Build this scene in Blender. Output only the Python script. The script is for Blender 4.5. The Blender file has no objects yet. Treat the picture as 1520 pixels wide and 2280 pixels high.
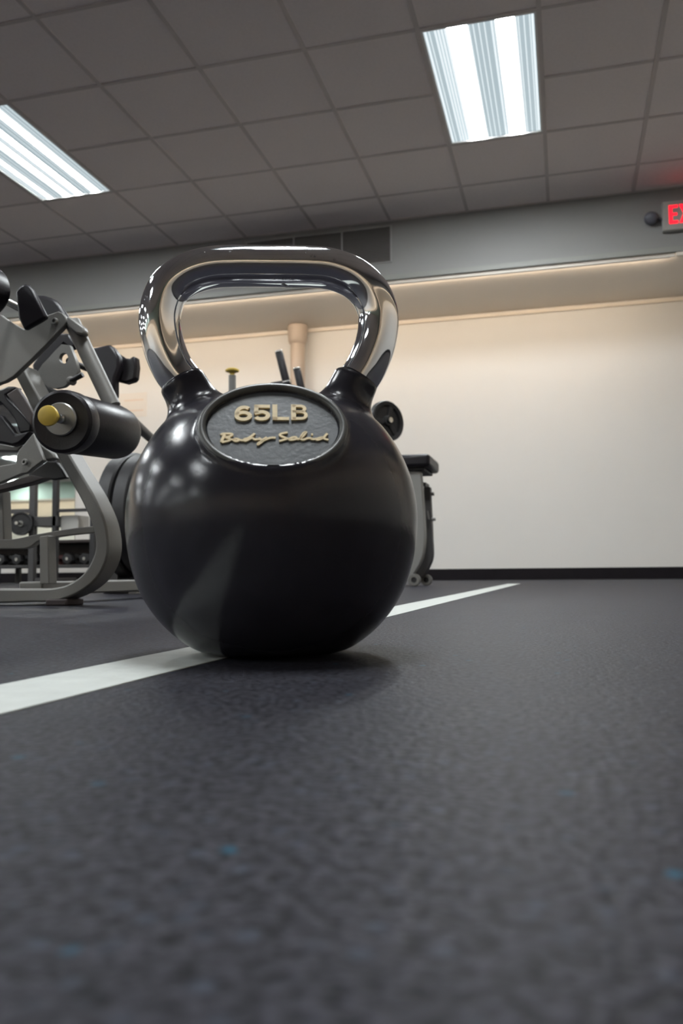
import bpy, bmesh, math, random
import numpy as np
from mathutils import Vector, Matrix

random.seed(7)
S = bpy.context.scene
COL = S.collection

# ------------------------------------------------------------------ camera, world, exposure
IMG_W, IMG_H, F_PX = 1520.0, 2280.0, 1877.0
YAW, PITCH, ROLL, CAM_H = 0.2591, 0.0735, -0.0083, 0.061
fwd = Vector((-math.sin(YAW) * math.cos(PITCH), math.cos(YAW) * math.cos(PITCH), math.sin(PITCH)))
r0 = Vector((math.cos(YAW), math.sin(YAW), 0))
u0 = r0.cross(fwd)
RIGHT = math.cos(ROLL) * r0 + math.sin(ROLL) * u0
UP = -math.sin(ROLL) * r0 + math.cos(ROLL) * u0
CAM = Vector((0, 0, CAM_H))
cd = bpy.data.cameras.new('camera')
cam = bpy.data.objects.new('camera', cd)
COL.objects.link(cam)
m = Matrix((RIGHT, UP, -fwd)).transposed().to_4x4()
m.translation = CAM
cam.matrix_world = m
cd.sensor_fit = 'VERTICAL'
cd.sensor_height = 36.0
cd.sensor_width = 24.0
cd.lens = F_PX / IMG_H * 36.0
cd.clip_start = 0.01
cd.clip_end = 100
cd.dof.use_dof = True
cd.dof.focus_distance = 0.90
cd.dof.aperture_fstop = 10.5
cd.dof.aperture_blades = 7
S.camera = cam

world = bpy.data.worlds.new('world')
S.world = world
world.use_nodes = True
world.node_tree.nodes['Background'].inputs[0].default_value = (0.02, 0.02, 0.02, 1)
world.node_tree.nodes['Background'].inputs[1].default_value = 0.0

S.view_settings.view_transform = 'Standard'
S.view_settings.look = 'None'
S.view_settings.gamma = 1.0
S.view_settings.exposure = 0.42
S.view_settings.use_curve_mapping = False
S.cycles.use_denoising = True
S.cycles.max_bounces = 10
S.cycles.diffuse_bounces = 6
S.cycles.glossy_bounces = 5
S.cycles.sample_clamp_indirect = 6.0
S.cycles.caustics_reflective = False
S.cycles.caustics_refractive = False

TUBE_STRENGTH = 82.0      # the fluorescent lamps seen through the ribbed lens
COVE_POWER = 58.0         # warm strip behind the soffit lip

# the room
T = 0.6096
X0, Y0 = -1.885, 4.118
ZC = 2.852
XL, XR, YF, YB = -20.1, 3.55, -8.2, 7.4575
YS, ZS = 6.397, 2.372     # face and underside of the bulkhead


def ray(px, py):
    return fwd + RIGHT * ((px - 760) / F_PX) - UP * ((py - 1140) / F_PX)


def P(px, py, y):
    """The room point on the plane Y = y that a photograph pixel was measured at."""
    d = ray(px, py)
    return CAM + d * (y / d.y)


# ------------------------------------------------------------------ materials
def mat(name, col, rough=0.5, metal=0.0, spec=0.5, nscale=None, namt=0.0, bump=0.0, bscale=None, emit=None, estr=0.0,
        rvar=0.0, coat=0.0):
    mt = bpy.data.materials.new(name)
    mt.use_nodes = True
    nt = mt.node_tree
    b = nt.nodes['Principled BSDF']
    b.inputs['Base Color'].default_value = (*col, 1)
    b.inputs['Roughness'].default_value = rough
    b.inputs['Metallic'].default_value = metal
    b.inputs['Specular IOR Level'].default_value = spec
    b.inputs['Coat Weight'].default_value = coat
    if emit:
        b.inputs['Emission Color'].default_value = (*emit, 1)
        b.inputs['Emission Strength'].default_value = estr
    tc = nt.nodes.new('ShaderNodeTexCoord')
    if namt:
        n = nt.nodes.new('ShaderNodeTexNoise')
        n.inputs['Scale'].default_value = nscale
        n.inputs['Detail'].default_value = 5
        nt.links.new(tc.outputs['Object'], n.inputs['Vector'])
        r = nt.nodes.new('ShaderNodeMix')
        r.data_type = 'RGBA'
        r.inputs[6].default_value = (*[c * (1 - namt) for c in col], 1)
        r.inputs[7].default_value = (*[min(1, c * (1 + namt)) for c in col], 1)
        nt.links.new(n.outputs['Fac'], r.inputs[0])
        nt.links.new(r.outputs[2], b.inputs['Base Color'])
        if rvar:
            mr = nt.nodes.new('ShaderNodeMapRange')
            mr.inputs[3].default_value = max(0.02, rough - rvar)
            mr.inputs[4].default_value = min(1, rough + rvar)
            nt.links.new(n.outputs['Fac'], mr.inputs[0])
            nt.links.new(mr.outputs[0], b.inputs['Roughness'])
    if bump:
        n2 = nt.nodes.new('ShaderNodeTexNoise')
        n2.inputs['Scale'].default_value = bscale
        n2.inputs['Detail'].default_value = 4
        nt.links.new(tc.outputs['Object'], n2.inputs['Vector'])
        bp = nt.nodes.new('ShaderNodeBump')
        bp.inputs['Strength'].default_value = bump
        bp.inputs['Distance'].default_value = 0.002
        nt.links.new(n2.outputs['Fac'], bp.inputs['Height'])
        nt.links.new(bp.outputs[0], b.inputs['Normal'])
    return mt


def floor_material():
    mt = bpy.data.materials.new('speckled_rubber')
    mt.use_nodes = True
    nt = mt.node_tree
    b = nt.nodes['Principled BSDF']
    tc = nt.nodes.new('ShaderNodeTexCoord')
    big = nt.nodes.new('ShaderNodeTexNoise')
    big.inputs['Scale'].default_value = 18
    big.inputs['Detail'].default_value = 8
    base = nt.nodes.new('ShaderNodeMix')
    base.data_type = 'RGBA'
    base.inputs[6].default_value = (0.0120, 0.0120, 0.0180, 1)
    base.inputs[7].default_value = (0.0240, 0.0235, 0.0285, 1)
    fine = nt.nodes.new('ShaderNodeTexNoise')
    fine.inputs['Scale'].default_value = 250
    fine.inputs['Detail'].default_value = 3
    ramp = nt.nodes.new('ShaderNodeValToRGB')
    ramp.color_ramp.elements[0].position = 0.36
    ramp.color_ramp.elements[0].color = (0.3, 0.3, 0.3, 1)
    ramp.color_ramp.elements[1].position = 0.66
    ramp.color_ramp.elements[1].color = (2.1, 2.05, 2.0, 1)
    mul = nt.nodes.new('ShaderNodeMix')
    mul.data_type = 'RGBA'
    mul.blend_type = 'MULTIPLY'
    mul.inputs[0].default_value = 1
    vor = nt.nodes.new('ShaderNodeTexVoronoi')
    vor.inputs['Scale'].default_value = 150
    vor.inputs['Randomness'].default_value = 1
    sep = nt.nodes.new('ShaderNodeSeparateColor')
    gt = nt.nodes.new('ShaderNodeMapRange')
    gt.inputs[1].default_value = 0.60
    gt.inputs[2].default_value = 0.95
    lt = nt.nodes.new('ShaderNodeMapRange')
    lt.inputs[1].default_value = 0.46
    lt.inputs[2].default_value = 0.18
    mm = nt.nodes.new('ShaderNodeMath')
    mm.operation = 'MULTIPLY'
    teal = nt.nodes.new('ShaderNodeMath')
    teal.operation = 'GREATER_THAN'
    teal.inputs[1].default_value = 0.972
    fc = nt.nodes.new('ShaderNodeMix')
    fc.data_type = 'RGBA'
    fc.inputs[6].default_value = (0.036, 0.041, 0.056, 1)
    fc.inputs[7].default_value = (0.008, 0.070, 0.115, 1)
    fl = nt.nodes.new('ShaderNodeMix')
    fl.data_type = 'RGBA'
    L = nt.links.new
    for n in (big, fine, vor):
        L(tc.outputs['Object'], n.inputs['Vector'])
    L(big.outputs['Fac'], base.inputs[0])
    L(fine.outputs['Fac'], ramp.inputs[0])
    L(base.outputs[2], mul.inputs[6])
    L(ramp.outputs[0], mul.inputs[7])
    L(vor.outputs['Color'], sep.inputs[0])
    L(sep.outputs[0], gt.inputs[0])
    L(sep.outputs[1], teal.inputs[0])
    L(teal.outputs[0], fc.inputs[0])
    L(fc.outputs[2], fl.inputs[7])
    L(vor.outputs['Distance'], lt.inputs[0])
    L(gt.outputs[0], mm.inputs[0])
    L(lt.outputs[0], mm.inputs[1])
    L(mm.outputs[0], fl.inputs[0])
    L(mul.outputs[2], fl.inputs[6])
    L(fl.outputs[2], b.inputs['Base Color'])
    b.inputs['Roughness'].default_value = 0.5
    b.inputs['Specular IOR Level'].default_value = 0.075
    b.inputs['Sheen Weight'].default_value = 0.0
    b.inputs['Sheen Roughness'].default_value = 0.35
    b.inputs['Sheen Tint'].default_value = (1.0, 0.94, 0.90, 1)
    bp = nt.nodes.new('ShaderNodeBump')
    bp.inputs['Strength'].default_value = 0.5
    bp.inputs['Distance'].default_value = 0.0016
    L(fine.outputs['Fac'], bp.inputs['Height'])
    L(bp.outputs[0], b.inputs['Normal'])
    return mt


def chrome_material():
    mt = bpy.data.materials.new('worn_chrome')
    mt.use_nodes = True
    nt = mt.node_tree
    b = nt.nodes['Principled BSDF']
    b.inputs['Metallic'].default_value = 1
    tc = nt.nodes.new('ShaderNodeTexCoord')
    n = nt.nodes.new('ShaderNodeTexNoise')
    n.inputs['Scale'].default_value = 130
    n.inputs['Detail'].default_value = 8
    n.inputs['Roughness'].default_value = 0.7
    n1 = nt.nodes.new('ShaderNodeTexNoise')
    n1.inputs['Scale'].default_value = 22
    n1.inputs['Detail'].default_value = 4
    ad = nt.nodes.new('ShaderNodeMath')
    ad.operation = 'MULTIPLY'
    rp = nt.nodes.new('ShaderNodeValToRGB')
    rp.color_ramp.elements[0].position = 0.135
    rp.color_ramp.elements[0].color = (1, 1, 1, 1)
    rp.color_ramp.elements[1].position = 0.155
    rp.color_ramp.elements[1].color = (0, 0, 0, 1)
    cm = nt.nodes.new('ShaderNodeMix')
    cm.data_type = 'RGBA'
    cm.inputs[6].default_value = (0.84, 0.85, 0.86, 1)
    cm.inputs[7].default_value = (0.10, 0.09, 0.09, 1)
    rr = nt.nodes.new('ShaderNodeMapRange')
    rr.inputs[3].default_value = 0.06
    rr.inputs[4].default_value = 0.5
    bp = nt.nodes.new('ShaderNodeBump')
    bp.inputs['Strength'].default_value = 0.05
    bp.inputs['Distance'].default_value = 0.001
    L = nt.links.new
    L(tc.outputs['Object'], n.inputs['Vector'])
    L(tc.outputs['Object'], n1.inputs['Vector'])
    L(n.outputs['Fac'], ad.inputs[0])
    L(n1.outputs['Fac'], ad.inputs[1])
    L(ad.outputs[0], rp.inputs[0])
    L(rp.outputs[0], cm.inputs[0])
    L(rp.outputs[0], rr.inputs[0])
    L(cm.outputs[2], b.inputs['Base Color'])
    L(rr.outputs[0], b.inputs['Roughness'])
    L(n1.outputs['Fac'], bp.inputs['Height'])
    L(bp.outputs[0], b.inputs['Normal'])
    return mt


M = {
    'floor': floor_material(),
    'chrome': chrome_material(),
    'wall': mat('cream_wall_paint', (0.755, 0.735, 0.70), 0.55, nscale=1.5, namt=0.03, bump=0.08, bscale=40),
    'sidewall': mat('white_side_wall_paint', (0.86, 0.84, 0.80), 0.6, nscale=1.5, namt=0.02),
    'soffit': mat('beige_soffit_paint', (0.86, 0.79, 0.70), 0.5, nscale=2, namt=0.03),
    'bulk': mat('grey_white_bulkhead_paint', (0.285, 0.28, 0.272), 0.6, nscale=3, namt=0.03),
    'bulktrim': mat('grey_bulkhead_trim', (0.30, 0.30, 0.275), 0.5, nscale=3, namt=0.03),
    'green': mat('pale_green_paint', (0.66, 0.80, 0.70), 0.6, nscale=2, namt=0.04),
    'tile': mat('mineral_fibre_tile', (0.92, 0.85, 0.825), 0.9, nscale=60, namt=0.06, bump=0.5, bscale=220),
    'tee': mat('painted_grid_metal', (0.62, 0.565, 0.54), 0.55, nscale=9, namt=0.05),
    'base': mat('black_rubber_base', (0.012, 0.010, 0.012), 0.75, spec=0.1, nscale=8, namt=0.3),
    'tape': mat('white_floor_tape', (0.51, 0.535, 0.505), 0.5, nscale=45, namt=0.16, bump=0.5, bscale=70),
    'rubber': mat('kettlebell_rubber', (0.027, 0.026, 0.033), 0.20, spec=0.30, nscale=30, namt=0.25, bump=0.04, bscale=260, rvar=0.05),
    'rim': mat('worn_highlit_rubber_rim', (0.075, 0.075, 0.070), 0.36, nscale=60, namt=0.3),  # worn rubber; the lighter colour also holds the rim's lamp highlight
    'plate': mat('label_plate_rubber', (0.076, 0.083, 0.090), 0.38, nscale=40, namt=0.25, bump=0.1, bscale=300),
    'gold': mat('faded_gold_paint', (0.76, 0.60, 0.33), 0.45, nscale=200, namt=0.25),
    'frame': mat('grey_powder_coat', (0.18, 0.174, 0.161), 0.45, metal=0.1, nscale=400, namt=0.12, bump=0.1, bscale=500),
    'lightframe': mat('light_grey_powder_coat', (0.27, 0.265, 0.25), 0.45, metal=0.1, nscale=300, namt=0.1),
    'darkframe': mat('dark_grey_steel', (0.055, 0.052, 0.052), 0.45, metal=0.2, nscale=300, namt=0.1),
    'brownsteel': mat('dark_brown_steel', (0.05, 0.038, 0.036), 0.5, metal=0.1, nscale=100, namt=0.15),
    'vinyl': mat('black_vinyl', (0.011, 0.009, 0.012), 0.40, spec=0.32, nscale=20, namt=0.2, bump=0.12, bscale=240),
    'foam': mat('black_foam_grip', (0.012, 0.010, 0.012), 0.36, spec=0.36, nscale=60, namt=0.2, bump=0.2, bscale=300),
    'steel': mat('brushed_steel', (0.55, 0.55, 0.53), 0.22, metal=1.0, nscale=60, namt=0.08),
    'washer': mat('dull_steel', (0.30, 0.295, 0.28), 0.38, metal=0.7, nscale=90, namt=0.1),
    'yellow': mat('yellow_plastic', (0.66, 0.47, 0.08), 0.45, nscale=60, namt=0.08),
    'iron': mat('black_iron', (0.018, 0.017, 0.018), 0.52, metal=0.1, nscale=50, namt=0.2),
    'vent': mat('brown_grey_louver', (0.20, 0.185, 0.175), 0.6, nscale=30, namt=0.1),
    'ventframe': mat('grey_vent_frame', (0.36, 0.35, 0.34), 0.6, nscale=30, namt=0.05),
    'ventback': mat('dark_duct', (0.035, 0.032, 0.03), 0.8, nscale=20, namt=0.1),
    'pipe': mat('tan_pipe_paint', (0.46, 0.375, 0.30), 0.45, nscale=6, namt=0.06),
    'signbox': mat('grey_sign_plastic', (0.40, 0.39, 0.36), 0.5, nscale=20, namt=0.04),
    'lamphead': mat('dark_lamp_plastic', (0.10, 0.10, 0.12), 0.4, nscale=30, namt=0.1),
    'exitred': mat('lit_exit_red', (0.5, 0.01, 0.02), 0.5, emit=(1.0, 0.008, 0.022), estr=1.6, nscale=5, namt=0.01),
    'mirror': mat('mirror_glass', (0.80, 0.86, 0.82), 0.02, metal=1.0, nscale=3, namt=0.01),
    'white': mat('white_enamel', (0.78, 0.78, 0.76), 0.4, nscale=20, namt=0.03),
    'lip': mat('cream_lip_paint', (0.80, 0.72, 0.62), 0.5, nscale=4, namt=0.03),
    'orange': mat('orange_ink', (0.74, 0.60, 0.49), 0.7, nscale=10, namt=0.05),
    'paper': mat('cream_paper', (0.76, 0.70, 0.63), 0.8, nscale=10, namt=0.03),
    'red': mat('red_vinyl', (0.16, 0.02, 0.02), 0.45, nscale=20, namt=0.1),
    'foot': mat('black_foot_rubber', (0.03, 0.02, 0.02), 0.7, nscale=30, namt=0.2),
    'lampbright': mat('lit_lens_over_lamp', (0.8, 0.8, 0.8), 0.3, emit=(0.93, 0.98, 1.0), estr=TUBE_STRENGTH, nscale=5, namt=0.01),
    'lampsoft': mat('lit_lens_over_weaker_lamp', (0.8, 0.8, 0.8), 0.3, emit=(0.93, 0.98, 1.0), estr=TUBE_STRENGTH * 0.62, nscale=5, namt=0.01),  # same lens with weaker emission, for columns beyond the first
    'lampmid': mat('lit_lens_beside_lamp', (0.5, 0.5, 0.5), 0.3, emit=(0.86, 0.96, 1.0), estr=0.60, nscale=5, namt=0.01),
    'lampdim': mat('lit_lens_between_lamps', (0.3, 0.3, 0.3), 0.3, emit=(0.74, 0.92, 1.0), estr=0.34, nscale=5, namt=0.01),
    'covefill': mat('added_warm_fill_strip', (0.8, 0.8, 0.8), 0.5, emit=(1.0, 0.84, 0.66), estr=COVE_POWER * 0.6, nscale=5, namt=0.01),
    'cove': mat('lit_warm_strip', (0.8, 0.8, 0.8), 0.5, emit=(1.0, 0.84, 0.66), estr=1.0, nscale=5, namt=0.01),
}


# ------------------------------------------------------------------ helpers
class MB:
    def __init__(self):
        self.v, self.f, self.mi = [], [], []

    def add(self, vs, fs, mi=0):
        o = len(self.v)
        self.v += [tuple(p) for p in vs]
        self.f += [tuple(i + o for i in q) for q in fs]
        self.mi += [mi] * len(fs)
        return self

    def box(self, a, b, mi=0):
        (x0, y0, z0), (x1, y1, z1) = a, b
        vs = [(x0, y0, z0), (x1, y0, z0), (x1, y1, z0), (x0, y1, z0), (x0, y0, z1), (x1, y0, z1), (x1, y1, z1), (x0, y1, z1)]
        return self.add(vs, [(0, 3, 2, 1), (4, 5, 6, 7), (0, 1, 5, 4), (1, 2, 6, 5), (2, 3, 7, 6), (3, 0, 4, 7)], mi)

    def prism(self, pts, vec, mi=0):
        n = len(pts)
        vec = Vector(vec)
        a = [Vector(p) for p in pts]
        vs = a + [p + vec for p in a]
        fs = [tuple(range(n)), tuple(range(2 * n - 1, n - 1, -1))]
        fs += [(i, n + i, n + (i + 1) % n, (i + 1) % n) for i in range(n)]
        return self.add(vs, fs, mi)

    def strip(self, La, Ra, vec, mi=0):
        n = len(La)
        vec = Vector(vec)
        vs = []
        for a, b in zip(La, Ra):
            vs += [a, b, Vector(b) + vec, Vector(a) + vec]
        fs = []
        for i in range(n - 1):
            for k in range(4):
                fs.append((4 * i + k, 4 * i + (k + 1) % 4, 4 * i + 4 + (k + 1) % 4, 4 * i + 4 + k))
        fs += [(3, 2, 1, 0), tuple(4 * (n - 1) + k for k in range(4))]
        return self.add(vs, fs, mi)

    def lathe(self, prof, p0, axis, n=32, mi=0, ring=False):
        ax = Vector(axis).normalized()
        a = ax.orthogonal().normalized()
        b = ax.cross(a)
        p0 = Vector(p0)
        vs, fs = [], []
        for (r, h) in prof:
            for k in range(n):
                t = 2 * math.pi * k / n
                vs.append(p0 + ax * h + (a * math.cos(t) + b * math.sin(t)) * r)
        for i in range(len(prof) - 1):
            for k in range(n):
                k2 = (k + 1) % n
                fs.append((i * n + k, i * n + k2, (i + 1) * n + k2, (i + 1) * n + k))
        if ring:
            q = (len(prof) - 1) * n
            fs += [(q + k, q + (k + 1) % n, (k + 1) % n, k) for k in range(n)]
        else:
            fs.append(tuple(range(n - 1, -1, -1)))
            fs.append(tuple((len(prof) - 1) * n + k for k in range(n)))
        return self.add(vs, fs, mi)

    def rod(self, p0, p1, r, n=24, rnd=0.0):
        p0, p1 = Vector(p0), Vector(p1)
        h = (p1 - p0).length
        prof = rprof(r, h, rnd) if rnd else [(r, 0), (r, h)]
        return self.lathe(prof, p0, p1 - p0, n)

    def tube(self, path, rad, n=24, close=False):
        pts = [Vector(p) for p in path]
        m = len(pts)
        rads = rad if isinstance(rad, (list, tuple)) else [rad] * m
        tans = []
        for i in range(m):
            if close:
                t = pts[(i + 1) % m] - pts[i - 1]
            else:
                t = pts[min(i + 1, m - 1)] - pts[max(i - 1, 0)]
            tans.append(t.normalized())
        a = tans[0].orthogonal().normalized()
        vs, fs = [], []
        for i in range(m):
            a = (a - tans[i] * a.dot(tans[i])).normalized()
            b = tans[i].cross(a)
            for k in range(n):
                t = 2 * math.pi * k / n
                vs.append(pts[i] + (a * math.cos(t) + b * math.sin(t)) * rads[i])
        for i in range(m if close else m - 1):
            j = (i + 1) % m
            for k in range(n):
                k2 = (k + 1) % n
                fs.append((i * n + k, i * n + k2, j * n + k2, j * n + k))
        if not close:
            fs.append(tuple(range(n - 1, -1, -1)))
            fs.append(tuple((m - 1) * n + k for k in range(n)))
        return self.add(vs, fs)

    def mesh(self, name, mats, smooth=35, fix=True):
        me = bpy.data.meshes.new(name)
        me.from_pydata(self.v, [], self.f)
        for mt in mats:
            me.materials.append(mt)
        me.polygons.foreach_set('material_index', self.mi)
        if fix:
            bm = bmesh.new()
            bm.from_mesh(me)
            bmesh.ops.recalc_face_normals(bm, faces=bm.faces)
            bm.to_mesh(me)
            bm.free()
        if smooth:
            me.shade_smooth()
            me.set_sharp_from_angle(angle=math.radians(smooth))
        me.update()
        return me


def rprof(r, h, c, k=4):
    """A cylinder profile with rounded ends."""
    out = [(max(r - c, 0.0001), 0)]
    for i in range(1, k + 1):
        t = math.pi / 2 * i / k
        out.append((r - c + c * math.sin(t), c - c * math.cos(t)))
    for i in range(k + 1):
        t = math.pi / 2 * i / k
        out.append((r - c + c * math.cos(t), h - c + c * math.sin(t)))
    return out


def obj(name, mb, mats, parent=None, bevel=0.0, smooth=35, kind=None, label=None):
    mats = mats if isinstance(mats, (list, tuple)) else [mats]
    me = mb if isinstance(mb, bpy.types.Mesh) else mb.mesh(name, mats, smooth)
    o = bpy.data.objects.new(name, me)
    COL.objects.link(o)
    if parent:
        o.parent = parent
        o.matrix_parent_inverse = parent.matrix_world.inverted() if parent.type != 'EMPTY' else Matrix.Translation(-Vector(parent.location))
    if bevel:
        b = o.modifiers.new('bevel', 'BEVEL')
        b.width = bevel
        b.segments = 2
        b.limit_method = 'ANGLE'
        b.angle_limit = math.radians(40)
    if kind:
        o['kind'] = kind
    if label:
        o['label'] = label
    return o


def tag(o, label, cat, group=None):
    o['label'] = label
    o['category'] = cat
    if group:
        o['group'] = group
    return o


def thing(name, loc, label, cat, group=None):
    o = bpy.data.objects.new(name, None)
    o.empty_display_size = 0.05
    COL.objects.link(o)
    o.location = loc
    return tag(o, label, cat, group)


def struct(name, mb, mats, parent=None, **k):
    o = obj(name, mb, mats, parent, **k)
    if not parent:
        o['kind'] = 'structure'
    return o


def smooth_path(pts, n):
    pts = [Vector(p) for p in pts]
    out = []
    m = len(pts)
    seg = m - 1
    for i in range(n):
        t = i * seg / (n - 1)
        k = min(int(t), seg - 1)
        u = t - k
        p0 = pts[max(k - 1, 0)]
        p1, p2 = pts[k], pts[k + 1]
        p3 = pts[min(k + 2, m - 1)]
        out.append(0.5 * ((2 * p1) + (p2 - p0) * u + (2 * p0 - 5 * p1 + 4 * p2 - p3) * u * u + (3 * p1 - p0 - 3 * p2 + p3) * u ** 3))
    return out


def poly(pts, y, dy):
    """A plate whose outline was measured on the plane Y = y, dy thick."""
    return MB().prism([P(a, b, y) for a, b in pts], (0, dy, 0))


def bar(Lp, Rp, y, dy, n=36):
    La = smooth_path([P(a, b, y) for a, b in Lp], n)
    Ra = smooth_path([P(a, b, y) for a, b in Rp], n)
    return MB().strip(La, Ra, (0, dy, 0))


# ------------------------------------------------------------------ the room shell
struct('floor', MB().box((XL, YF, -0.05), (XR, YB, 0)), M['floor'], smooth=0)
struct('wall_back', MB().box((XL, YB, 0), (XR, YB + 0.12, ZC + 0.15)), M['wall'], smooth=0)
struct('wall_front', MB().box((XL, YF - 0.12, 0), (XR, YF, ZC + 0.15)), M['sidewall'], smooth=0)
struct('wall_left', MB().box((XL - 0.12, YF, 0), (XL, YB, ZC + 0.15)), M['sidewall'], smooth=0)
struct('wall_right', MB().box((XR, YF, 0), (XR + 0.12, YB, ZC + 0.15)), M['sidewall'], smooth=0)
struct('baseboard_back', MB().box((XL, YB - 0.012, 0), (XR, YB, 0.098)), M['base'], smooth=0, bevel=0.002)
struct('baseboard_right', MB().box((XR - 0.012, YF, 0), (XR, YB - 0.012, 0.098)), M['base'], smooth=0)
struct('baseboard_front', MB().box((XL, YF, 0), (XR - 0.012, YF + 0.012, 0.098)), M['base'], smooth=0)
struct('baseboard_left', MB().box((XL, YF + 0.012, 0), (XL + 0.012, YB - 0.012, 0.098)), M['base'], smooth=0)
# the bulkhead along the back wall: face, underside, bottom trim
bulk = struct('trim_1', MB().box((XL, YS, ZS + 0.012), (XR, YB, ZC + 0.1)), M['bulk'], smooth=0)
obj('soffit_underside', MB().box((XL, YS + 0.012, ZS), (XR, YB, ZS + 0.012)), M['soffit'], bulk, smooth=0)
obj('edge_trim', MB().box((XL, YS - 0.010, ZS + 0.002), (XR, YS + 0.012, ZS + 0.045)), M['bulktrim'], bulk, smooth=0, bevel=0.003)
struct('trim_2', MB().box((XL, YB - 0.022, ZS - 0.045), (XR, YB, ZS - 0.012)), M['lip'], smooth=0, bevel=0.006)
bulk2 = struct('trim_3', MB().box((XL, YF, ZS + 0.012), (XR, YF + 1.06, ZC + 0.1)), M['green'], smooth=0)
obj('soffit_underside', MB().box((XL, YF, ZS), (XR, YF + 1.05, ZS + 0.012)), M['soffit'], bulk2, smooth=0)

bulk3 = struct('trim_4', MB().box((XR - 1.06, YF + 1.06, ZS + 0.012), (XR, YS, ZC + 0.1)), M['bulk'], smooth=0)  # unseen bulkhead added to carry the right-hand fill strip
obj('soffit_underside', MB().box((XR - 1.05, YF + 1.06, ZS), (XR, YS, ZS + 0.012)), M['soffit'], bulk3, smooth=0)

# the ceiling: deck, grid runners, cross tees, one object per lay-in tile where the photograph shows them
ceil = struct('ceiling', MB().box((XL, YF, ZC + 0.10), (XR, YB, ZC + 0.15)), M['tile'], smooth=0)
LIGHTS = [(k, j) for k in (2, -3, -8, -13, -18, -23) for j in (0, -6, -12, -18) if (k, j) not in ((2, -12), (2, -18), (-3, -18))]
HOLES = {(k, j + d) for k, j in LIGHTS for d in (0, 1)}
K0, K1, J0, J1 = -30, 8, -21, 3


def clampx(x):
    return min(max(x, XL), XR - 1.06)


def clampy(y):
    return min(max(y, YF), YS)


for k in range(K0 + 1, K1 + 1):
    x = X0 + k * T
    obj('grid_runner', MB().box((x - 0.012, YF, ZC), (x + 0.012, YS, ZC + 0.03)), M['tee'], ceil, smooth=0)
rest, cross = MB(), MB()
tile_me = None
for j in range(J0, J1 + 1):
    for k in range(K0, K1 + 1):
        xa, xb = clampx(X0 + k * T), clampx(X0 + (k + 1) * T)
        ya, yb = clampy(Y0 + j * T), clampy(Y0 + (j + 1) * T)
        if (k, j) not in HOLES or (k, j - 1) not in HOLES:
            if Y0 + j * T > YF:
                cross.box((xa + 0.012, Y0 + j * T - 0.011, ZC + 0.0005), (xb - 0.012, Y0 + j * T + 0.011, ZC + 0.03))
        if (k, j) in HOLES or xb - xa < 0.05 or yb - ya < 0.05:
            continue
        dz = 0.003 + random.uniform(0, 0.0016)
        a, b = (xa + 0.006, ya + 0.006, ZC + dz), (xb - 0.006, yb - 0.006, ZC + 0.02)
        if j >= -2 and -11 <= k <= 5:
            if j < J1:
                if tile_me is None:
                    tile_me = MB().box((0, 0, 0), (T - 0.012, T - 0.012, 0.016)).mesh('ceiling_tile', [M['tile']], 0)
                o = obj('ceiling_tile', tile_me, M['tile'], ceil)
                o.matrix_parent_inverse = Matrix()
                o.location = a
            else:
                obj('ceiling_tile', MB().box(a, b), M['tile'], ceil, smooth=0)
        else:
            rest.box(a, b)
obj('cross_tees', cross, M['tee'], ceil, smooth=0, kind='stuff')
obj('far_ceiling_tiles', rest, M['tile'], ceil, smooth=0, kind='stuff')
obj('edge_angle', MB().box((XL, YS - 0.022, ZC - 0.001), (XR, YS, ZC + 0.02)), M['tee'], ceil, smooth=0)

# ------------------------------------------------------------------ recessed fluorescent lights
PAT1 = [(0.0, .03, 1), (.03, .10, 2), (.10, .19, 1), (.19, .215, 1), (.215, .395, 0), (.395, .43, 1), (.43, .60, 2), (.60, .655, 1), (.655, .815, 0), (.815, .86, 1), (.86, .97, 2), (.97, 1, 1)]
PAT2 = [(0.0, .10, 1), (.10, .15, 0), (.15, .18, 1), (.18, .31, 2), (.31, .33, 1), (.33, .41, 0), (.41, .51, 1), (.51, .59, 0), (.59, .61, 1), (.61, .73, 2), (.73, .75, 1), (.75, .84, 0), (.84, .88, 1), (.88, 1.0, 2)]


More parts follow.
